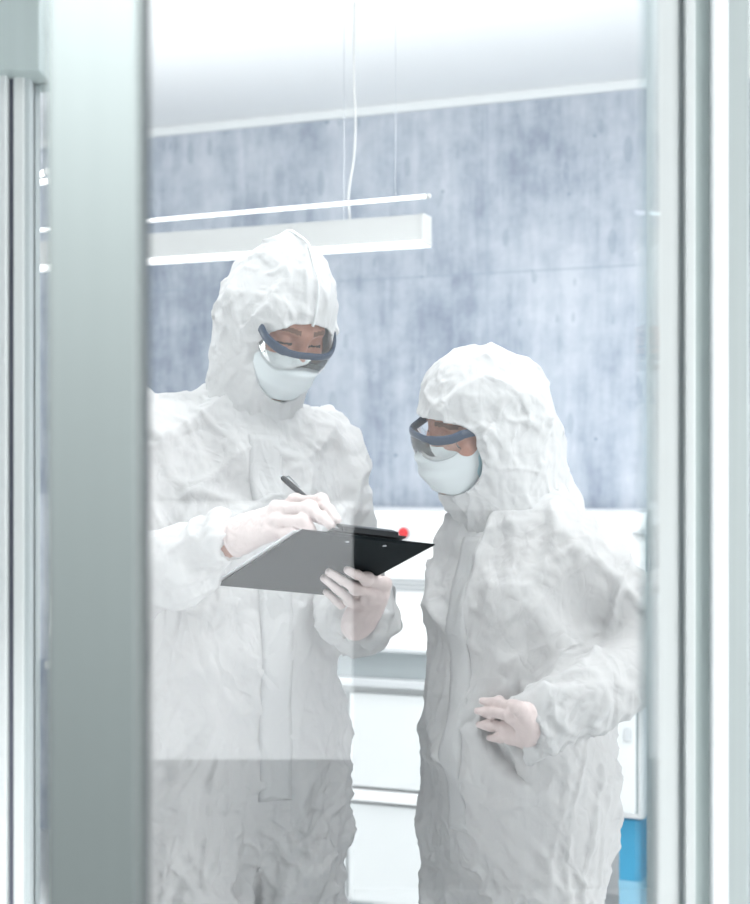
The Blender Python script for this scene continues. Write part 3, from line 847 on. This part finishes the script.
# ------------------------------------------------------------------ held things
def build_clipboard(pentip):
    X = Matrix(((Sx[0], Lx[0], -Nx[0], 0), (Sx[1], Lx[1], -Nx[1], 0), (Sx[2], Lx[2], -Nx[2], 0), (0, 0, 0, 1)))
    o0 = bp(0, 0)
    X = Matrix.Translation(Vector(o0)) @ X            # local: x across, y towards the clip, z paper side
    r = empty('clipboard', bp(.5, .5))
    tag(r, 'black clipboard with paper held by the taller person', 'clipboard')
    MB().box((0, 0, 0), (BW, BL, .0028), .0012).build('board', M['board'], r, xf=X)
    MB().box((.004, .010, .003), (BW - .012, BL - .012, .0045)).build('paper', M['paper'], r, xf=X)
    MB().box((-.004, .012, .0046), (BW - .020, BL - .018, .0062)).build('paper', M['paper'], r, xf=X)
    cl = MB().box((.050, BL - .030, .0064), (.178, BL + .003, .009), .001)
    cl.prism([(BL - .002, .009), (BL + .006, .004), (BL + .008, .012), (BL - .012, .022), (BL - .014, .018)], 0, .066, .162)
    cl.build('clip', M['black'], r, xf=X)
    pl = MB().prism([(.048, BL - .001), (.180, BL - .001), (.165, BL - .028), (.062, BL - .028)], 2, -.0022, 0, .0006)
    po = pl.build('clip_plate', M['board'], r, xf=X)
    for x in (.085, .150): MB().cyl((x, BL - .017, -.0040), (x, BL - .017, -.0021), .0034, 16).build('rivet', M['chrome'], po, True, xf=X)
    # pen
    pr = empty('pen', pentip); tag(pr, 'black and silver ballpoint pen in the writing hand', 'pen')
    a = pentip; b = P(283, 478, 2.42); d = nrm(b - a); L = np.linalg.norm(b - a)
    q = lambda t: a + d * t
    MB().cyl(q(.012), q(.055), .0044, 20).build('grip', M['black'], pr, True)
    MB().cyl(q(0), q(.012), .0008, 16, .0038).build('tip', M['chrome'], pr, True)
    MB().cyl(q(.055), q(L - .012), .0046, 20).build('barrel', M['black'], pr, True)
    MB().cyl(q(L - .012), q(L), .0047, 20, .0040).build('cap', M['black'], pr, True)
    MB().cyl(q(L), q(L + .006), .0020, 12).build('button', M['chrome'], pr, True)
    sd = nrm(np.cross(d, V(0, 1, 0)))
    MB().tube([q(L - .004) - sd * .0045, q(L - .008) - sd * .008, q(L - .045) - sd * .0065], .0016, .0010, n=8).build('pen_clip', M['chrome'], pr, True)

# ------------------------------------------------------------------ lab
WA = math.atan2(-.3827, .9239)
WO = (0, 5.39, 0)
def Uv(px, v):
    t = (px - CX) / F; return (t * (5.39 - .924 * v) + .383 * v) / (.924 + .383 * t)
def build_room():
    # floor and ceiling
    tag(MB().box((-5, -3.2, -.1), (5, 8.5, 0)).build('floor', M['floor']), kind='structure')
    cb = MB().box((-5, -3.2, 2.7), (5, 8.5, 2.85))
    tag(cb.build('ceiling', M['ceiling']), kind='structure')
    # concrete wall
    w = MB().box((-4.6, 0, 0), (2.9, .2, 2.7)).build('wall_back', M['concrete']); w.location = WO; w.rotation_euler.z = WA
    tag(w, kind='structure')
    g = MB().box((-4, -.775, 2.69), (-.54, -.755, 2.7)).build('trim_1', M['line']); g.location = WO; g.rotation_euler.z = WA
    g2 = MB().box((-4.4, -.016, 2.67), (2.4, -.001, 2.699)).build('trim_2', M['white2']); g2.location = WO; g2.rotation_euler.z = WA
    tag(g, kind='structure'); tag(g2, kind='structure')
    tag(MB().box((-4.2, -3.2, 0), (-4.0, 8.3, 2.7)).build('wall_left', M['wall']), kind='structure')
    tag(MB().box((2.6, -3.2, 0), (2.8, 5.2, 2.7)).build('wall_right', M['wall']), kind='structure')
    wf = MB()
    for a, b in (((2.57, -1.5, .3), (2.6, -1.42, 2.4)), ((2.57, .72, .3), (2.6, .8, 2.4)), ((2.57, -1.42, 2.32), (2.6, .72, 2.4)), ((2.57, -1.42, .3), (2.6, .72, .38)), ((2.575, -.37, .38), (2.6, -.33, 2.32))): wf.box(a, b)
    tag(wf.build('fill_frame_1', M['alu_light']), kind='structure')  # frame bars added on the solid wall round the corridor side fill
    for nm, x0, x1, y0, y1 in (('fill_frame_2', 2.57, 2.6, 2.0, 3.5), ('fill_frame_3', -4.0, -3.97, 2.5, 4.1)):
        wf = MB()
        for a, b in (((x0, y0, .3), (x1, y0 + .08, 2.4)), ((x0, y1 - .08, .3), (x1, y1, 2.4)), ((x0, y0 + .08, 2.32), (x1, y1 - .08, 2.4)), ((x0, y0 + .08, .3), (x1, y1 - .08, .38))): wf.box(a, b)
        tag(wf.build(nm, M['alu_light']), kind='structure')  # bars added round each lab side fill; the walls have no opening
    tag(MB().box((-4.0, -3.2, 0), (2.6, -3.0, 2.7)).build('wall_corridor', M['dark_wood']), kind='structure')

def build_lab():
    def part(mb, name, m, par, smooth=False):
        o = mb.build(name, m, None, smooth)
        o.parent = par
        return o
    def root(name, label, cat, group=None):
        r = empty(name, WO, WA); tag(r, label, cat, group); return r
    v = lambda d: -d
    uR = Uv(655, .70); uL = -.9
    # safety cabinet on the bench
    r = root('safety_cabinet', 'long white lab cabinet with a red button standing on the grey bench', 'lab cabinet')
    part(MB().box((uL, -.66, .845), (uR - .004, -.02, 1.275), .012), 'housing', M['white'], r)
    fp = part(MB().prism([(-.662, 1.262), (-.664, .862), (-.705, .855), (-.672, 1.268)], 0, uL + .01, uR - .03, .004), 'front_panel', M['white'], r)
    part(MB().prism([(-.655, 1.268), (-.655, .85), (-.709, .846), (-.700, .90), (-.674, 1.24)], 0, uR - .030, uR - .022, 0), 'gasket', M['line'], r)
    part(MB().prism([(-.655, 1.272), (-.655, .848), (-.700, .848), (-.668, 1.272)], 0, uR - .022, uR, .006), 'end_cheek', M['white'], r)
    part(MB().box((uL + .02, -.722, .846), (uR - .03, -.70, .858), .003), 'lower_rail', M['grey_light'], r)
    uz = Uv(404, .69)
    vs = MB()
    for i in range(46):
        for k in range(3):
            u = Uv(340, .69) + i * .0068; z = 1.060 - k * .0135; y = -.6745 - (1.268 - z) * .0799
            vs.box((u, y - .0025, z), (u + .0048, y + .003, z + .0095))
    part(vs, 'vent_strip', M['vent'], r)
    ub = Uv(405, .68); zb = CAMZ - (533 - CY) / F * 4.58
    yb = -.672 - (1.268 - zb) * .0799
    b = MB().cyl((ub, yb, zb), (ub, yb - .012, zb), .019, 24, bev=.002); part(b, 'button_collar', M['vent'], r, True)
    b = MB().cyl((ub, yb - .012, zb), (ub, yb - .028, zb), .0155, 24, bev=.005); part(b, 'red_button', M['red'], r, True)
    ul = Uv(645, .68)
    lt = MB().box((ul - .035, -.692, 1.215), (ul + .002, -.676, 1.228), .004).cyl((ul + .002, -.690, 1.2215), (ul + .002, -.676, 1.2215), .011, 16)
    part(lt, 'latch', M['grey_light'], r, True)
    part(MB().box((Uv(598, .7), -.694, 1.06), (Uv(633, .7), -.688, 1.155), .002), 'notice_plate', M['grey_light'], r)
    # bench
    r = root('lab_bench', 'long lab bench with grey fascia and pale worktop edge under the white cabinet', 'bench')
    part(MB().box((uL, -.665, .762), (uR - .02, -.02, .843)), 'fascia', M['grey'], r)
    part(MB().box((uL, -.72, .737), (uR - .01, -.02, .762), .004), 'worktop', M['grey_light'], r)
    part(MB().box((uL, -.06, 0), (uR - .01, -.02, .737)), 'back_panel', M['white'], r)
    part(MB().box((uR - .028, -.14, 0), (uR - .012, -.06, .737), .004), 'leg', M['white'], r)
    # drawer unit
    u1 = Uv(349, .70); u2 = .70
    r = root('drawer_unit', 'white drawer unit under the bench between the two people', 'cabinet')
    part(MB().box((uL + .02, -.665, .06), (u2 + .02, -.07, .735)), 'carcass', M['white2'], r)
    part(MB().box((u1, -.70, .428), (u2, -.667, .715), .005), 'drawer', M['white2'], r)
    part(MB().box((uL + .03, -.70, .428), (u1 - .012, -.667, .715), .005), 'drawer', M['white2'], r)
    part(MB().box((uL + .03, -.715, .385), (u2, -.667, .418), .005), 'rail', M['white'], r)
    part(MB().box((u1 - .004, -.70, .075), (u2, -.667, .374), .005), 'door', M['white2'], r)
    part(MB().box((uL + .03, -.70, .075), (u1 - .012, -.667, .374), .005), 'door', M['white2'], r)
    part(MB().box((uL + .05, -.62, 0), (u2, -.10, .06)), 'plinth', M['grey'], r)
    # hanging locker
    ua, ub = .76, Uv(642, .70)
    r = root('locker_cabinet', 'white lockable cabinet hung under the bench above blue boxes', 'cabinet')
    part(MB().box((ua, -.675, .395), (ub, -.07, .735), .004), 'carcass', M['white'], r)
    part(MB().box((ua + .02, -.678, .411), (ub - .016, -.6745, .731)), 'door_gap', M['line'], r)
    d = part(MB().box((ua + .022, -.70, .414), (ub - .019, -.678, .729), .003), 'door', M['white2'], r)
    uk = Uv(628, .70)
    lk = MB().cyl((uk, -.700, .652), (uk, -.708, .652), .011, 20, bev=.002).cyl((uk, -.703, .634), (uk, -.707, .634), .011, 20)
    o = lk.build('lock', M['grey_light'], None, True); o.parent = d
    # boxes on the floor
    for i, (z0, z1, m, lab) in enumerate(((0, .205, 'blue_pale', 'pale blue carton on the floor under the upper blue carton'), (.2055, .382, 'blue', 'darker blue carton stacked on the pale blue one below the locker'))):
        r = root('carton', lab, 'box', None)
        a, b = Uv(619, .64), Uv(641, .64)
        part(MB().box((a, -.64, z0), (b, -.40, z1 - .004), .002), 'body', M[m], r)
        part(MB().box((a - .001, -.641, z1 - .022), (b + .001, -.399, z1), .001), 'lid', M[m], r)
    # pendant lamp
    def lamp_pt(px, py, z):
        Y = (z - CAMZ) * F / (CY - py); return V((px - CX) / F * Y, Y, z)
    e = lamp_pt(424, 244, 2.01)
    r = empty('pendant_lamp', e, WA); tag(r, 'white linear pendant lamp with a glowing underside above the taller person', 'lamp')
    Lh = 1.75
    h = MB()
    h.box((-Lh, 0, .010), (-.012, .06, .082), .002); part(h, 'housing', M['lamp_body'], r)
    part(MB().box((-.012, -.002, .002), (0, .062, .084), .002), 'end_cap', M['lamp_body'], r)
    part(MB().box((-Lh, -.003, 0), (-.004, .063, .0095)), 'diffuser', M['lamp'], r)
    hz = 2.7 - e[2]
    for u in (-.25, -1.5): part(MB().cyl((u, .03, .08), (u, .03, hz), .0012, 6), 'suspension_wire', M['chrome'], r)
    x0 = -.232
    c = smooth_curve([(x0, .03, .08), (x0 - .004, .03, .16), (x0 + .012, .03, .26), (x0 + .016, .032, .36), (x0 + .012, .03, .5), (x0 + .014, .03, hz)], 6)
    part(MB().tube(c, .0032, n=8), 'power_cord', M['lamp_body'], r, True)
    e2 = lamp_pt(430, 196, 2.12)  # bright line above the pendant, drawn as a glowing tube
    r = empty('glow_tube', e2, WA - .05); tag(r, 'slim glowing tube just above the linear pendant lamp', 'lamp')
    part(MB().cyl((-1.7, 0, 0), (-.010, 0, 0), .0055, 12), 'tube', M['lamp'], r, True)
    part(MB().cyl((-.010, 0, 0), (0, 0, 0), .0062, 12), 'end_cap', M['lamp_body'], r, True)
    for u in (-.1, -1.6): part(MB().cyl((u, 0, .005), (u, 0, 2.7 - e2[2]), .0008, 6), 'suspension_wire', M['chrome'], r)
    # glowing tubes that stand in for lamp reflections in the left bay
    for i, (px, py, px2, lab) in enumerate(((14, 181, 47, 'longer glowing strip built in place of a lamp reflection in the left bay'), (35, 183, 49, 'short glowing strip below the longer one, in place of a lamp reflection'))):
        Y = 3.6; a = P(px, py, Y); b = P(px2, 172 if i == 0 else 181, Y - (.12 if i == 0 else .0))
        r = empty('reflection_strip', a); tag(r, lab, 'lamp')
        MB().cyl(a, b, .0075, 12).build('tube', M['lamp'], r, True)
        for p in (a, b): MB().cyl(p, p + nrm(a - b) * (.006 if p is a else -.006), .009, 12).build('end_cap', M['lamp_body'], r, True)
        m = (a + b) / 2; MB().cyl(m, (m[0], m[1], 2.7), .0008, 6).build('suspension_wire', M['chrome'], r)
    # unseen glowing ceiling panels added to brighten the lab
    for i, (x, y, lab) in enumerate(((-.7, 2.9, 'unseen square light panel added above and behind the taller person'), (.75, 2.9, 'unseen square light panel added above and behind the shorter person'),
                                     (-.3, 2.2, 'unseen square light panel added right over the taller person'), (.5, 2.2, 'unseen square light panel added right over the shorter person'))):
        r = empty('ceiling_fill_panel', (x, y, 2.7)); tag(r, lab, 'lamp')
        o = MB().box((-.34, -.34, -.03), (.34, -.31, 0)).box((-.34, .31, -.03), (.34, .34, 0)).box((-.34, -.31, -.03), (-.31, .31, 0)).box((.31, -.31, -.03), (.34, .31, 0)).build('frame', M['lamp_body']); o.parent = r
        o = MB().box((-.31, -.31, -.018), (.31, .31, 0)).build('diffuser', M['fill_glow']); o.parent = r

def build_partition():
    Yg = 1.9
    px = lambda p, Y=Yg: (p - CX) / F * Y
    def strip(mb, p0, p1, y0, y1, bev=.001, z0=0, z1=2.7): mb.box((px(p0), y0, z0), (px(p1), y1, z1), bev)
    # jamb on the right: stepped aluminium extrusion
    r = empty('window_1', (px(700), Yg, 0)); tag(r, kind='structure')
    def part(name, m, *strips):
        b = MB()
        for s in strips: strip(b, *s)
        o = b.build(name, m, r); return o
    part('window_1_frame', M['alu_light'], (655, 677, 1.885, 1.96, .002), (681.5, 691, 1.872, 1.96, .002))
    part('window_1_face', M['white2'], (706, 722, 1.862, 1.96, .003))
    part('window_1_panel', M['alu_green'], (691, 706, 1.88, 1.95, .001))
    part('window_1_trim', M['alu'], (722, 742.5, 1.868, 1.96, .002))
    part('window_1_strip', M['seal'], (677, 681.5, 1.892, 1.95, .0005), (742.5, 745.5, 1.88, 1.95, .0005))
    part('window_1_sill', M['alu'], (-560, 655, 1.86, 1.96, .002, 0, .08))
    o = MB().box((px(-700), 1.86, 2.55), (px(1100), 1.96, 2.7)).build('trim_3', M['alu_light']); tag(o, kind='structure')
    # bay beyond the jamb
    b = MB(); strip(b, 745.5, 1100, Yg + .012, Yg + .020, 0, .0, 2.55); o = b.build('window_3', M['glass']); tag(o, kind='structure')
    # left bay: frame, header, pane
    r2 = empty('window_2', (px(14), Yg, 0)); tag(r2, kind='structure')
    def part2(name, m, *strips):
        b = MB()
        for s in strips: strip(b, *s)
        return b.build(name, m, r2)
    part2('window_2_frame', M['alu_light'], (-40, 11, 1.875, 1.96, .002, 0, 1.878), (16, 26.5, 1.885, 1.96, .002, 0, 1.878), )
    part2('window_2_strip', M['gasket'], (11, 16, 1.892, 1.95, .0005, 0, 1.878))
    part2('window_2_trim', M['seal'], (26.5, 31.5, 1.89, 1.95, .0005, 0, 1.878))
    hd = MB().box((px(-700), 1.85, 1.872), (px(48), 1.96, 2.55), .002); hd.build('window_2_panel', M['alu_green'], r2)
    b = MB(); strip(b, 31.5, 60, Yg + .012, Yg + .020, 0, 0, 1.872); b.build('window_2_glass', M['glass'], r2)
    b = MB(); strip(b, -700, -40, Yg + .012, Yg + .020, 0, 0, 1.872); b.build('window_2_pane', M['glass'], r2)
    # the glazed door leaf slid open, nearest the camera: stile, pane and rails
    Yc = 1.0
    x0, x1, x2 = (45 - CX) / F * Yc, (140 - CX) / F * Yc, (655 - CX) / F * 1.03
    r3 = empty('door_1', (x0, Yc, 0)); tag(r3, kind='structure')
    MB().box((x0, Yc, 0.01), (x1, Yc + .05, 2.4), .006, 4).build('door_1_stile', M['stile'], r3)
    MB().box((x1 - .005, Yc + .026, .08), (x2, Yc + .034, 2.35)).build('door_1_glass', M['glass'], r3)
    MB().box((x1 - .005, Yc + .008, .012), (x2, Yc + .048, .085), .002).build('door_1_rail', M['alu'], r3)
    MB().box((x1 - .005, Yc + .008, 2.34), (x2, Yc + .048, 2.4), .002).build('door_1_rail', M['alu'], r3)
    MB().box((x2 - .009, Yc + .0345, .085), (x2 + .0005, Yc + .039, 2.34)).build('door_1_seal', glass_material('edge_glass', .20, (.88, .93, .94)), r3)
def build_corridor():  # unseen block added for the pale veil it reflects in the door glass
    r = empty('corridor_reflector', (-.6, -1.1, 0)); tag(r, 'unseen white cupboard on a dark base with a grey back panel', 'reflector')
    xr = (352 - CX) / F * 3.16
    MB().box((-1.3, -1.4, .785), (xr, -1.1, 1.322), .004).build('reflector_body', M['white'], r)
    MB().box((-1.5, -1.46, 1.30), (1.3, -1.405, 2.5), .004).build('back_panel', M['panel_grey'], r)  # panel added to reflect a weaker veil in the upper glass
    MB().box((-1.5, -1.46, 0), (-1.42, -1.405, 1.30), .002).build('leg', M['panel_grey'], r); MB().box((1.22, -1.46, 0), (1.3, -1.405, 1.30), .002).build('leg', M['panel_grey'], r)
    MB().box((-1.3, -1.4, 0), (xr, -1.1, .785), .004).build('base_unit', M['dark_wood'], r)

def area(name, loc, size, power, rot=(0, 0, 0), col=(1, 1, 1), sy=None, spread=None):
    l = bpy.data.lights.new(name, 'AREA'); l.energy = power; l.color = col; l.size = size
    if sy: l.shape = 'RECTANGLE'; l.size_y = sy
    if spread: l.spread = spread
    o = bpy.data.objects.new(name, l); C.objects.link(o); o.location = loc; o.rotation_euler = rot
    return o
def build_lights():
    cold = (1., .995, .99)
    def aim(o, t): o.rotation_euler = (Vector(t) - o.location).to_track_quat('-Z', 'Y').to_euler()
    o = area('lab_fill', (-.7, 2.9, 2.64), .6, 5, col=cold, spread=math.radians(130)); aim(o, (-.8, 5.5, 1.2))  # unseen fill added to brighten the concrete wall, left side
    o = area('lab_fill', (.75, 2.9, 2.64), .6, 5, col=cold, spread=math.radians(130)); aim(o, (.6, 5.0, 1.0))  # second added wall fill, right side
    area('lab_fill', (.1, 2.9, 2.66), .8, 3, col=cold)  # added top fill for highlights on the people
    area('lab_fill', (-.25, 4.1, 2.12), 2.6, 11, rot=(math.pi, 0, WA), col=cold, sy=.9)  # large unseen uplight added to brighten the ceiling
    o = area('corridor_fill', (-.6, .1, 2.62), .9, 28, col=cold, sy=.25); aim(o, (-.6, -1.1, 1.1))  # added to light the block that reflects in the door glass
    o = area('lab_fill', (-.55, 2.02, 2.62), .5, 4, col=cold, spread=math.radians(120)); aim(o, (-.1, 2.75, .8))  # added front fill on the taller person
    o = area('lab_fill', (.65, 2.02, 2.62), .5, 6, col=cold, spread=math.radians(120)); aim(o, (.2, 2.7, .8))  # added front fill on the shorter person
    o = area('corridor_side_fill', (2.56, -.35, 1.35), 1.7, 122, col=cold, sy=1.9); aim(o, (0.1, 2.7, .95))  # made-up side fill from the corridor's right wall
    o = area('lab_side_fill', (2.56, 2.75, 1.05), 1.5, 36, col=cold, sy=1.8); aim(o, (.2, 3.3, .9))  # made-up side fill from the lab's right wall
    o = area('lab_side_fill', (-3.95, 2.75, 1.05), 1.5, 78, col=cold, sy=1.8); aim(o, (-.2, 3.3, .9))  # made-up side fill from the lab's left wall
    o = area('lab_fill', (.9, 3.5, 2.64), .5, 14, col=cold, spread=math.radians(110)); aim(o, (.15, 4.7, .7))  # unseen fill added to brighten the white cabinet front
    o = area('stile_fill', (-.19, .78, 2.25), .10, 45, col=cold, spread=math.radians(95))  # unseen light added above the stile to brighten its top
    w = bpy.data.worlds.new('World'); bpy.context.scene.world = w; w.use_nodes = True
    w.node_tree.nodes['Background'].inputs[0].default_value = (.98, .99, 1, 1); w.node_tree.nodes['Background'].inputs[1].default_value = .6
def build_camera():
    cd = bpy.data.cameras.new('Camera'); o = bpy.data.objects.new('Camera', cd); C.objects.link(o)
    o.location = (0, 0, CAMZ); o.rotation_euler = (math.pi / 2, 0, 0)
    cd.sensor_width = 36; cd.sensor_fit = 'AUTO'; cd.lens = F / 904 * 36; cd.shift_y = (CY - 452) / 904
    cd.dof.use_dof = True; cd.dof.focus_distance = 2.6; cd.dof.aperture_fstop = 4.5
    cd.clip_start = .05
    bpy.context.scene.camera = o
build_room(); build_lab(); build_partition(); build_corridor(); build_lights(); build_camera()
tip = build_man(); build_woman(); build_clipboard(tip)
sc = bpy.context.scene
sc.view_settings.view_transform = 'Standard'; sc.view_settings.look = 'None'; sc.view_settings.gamma = 1
sc.view_settings.use_curve_mapping = False; sc.view_settings.exposure = -0.12
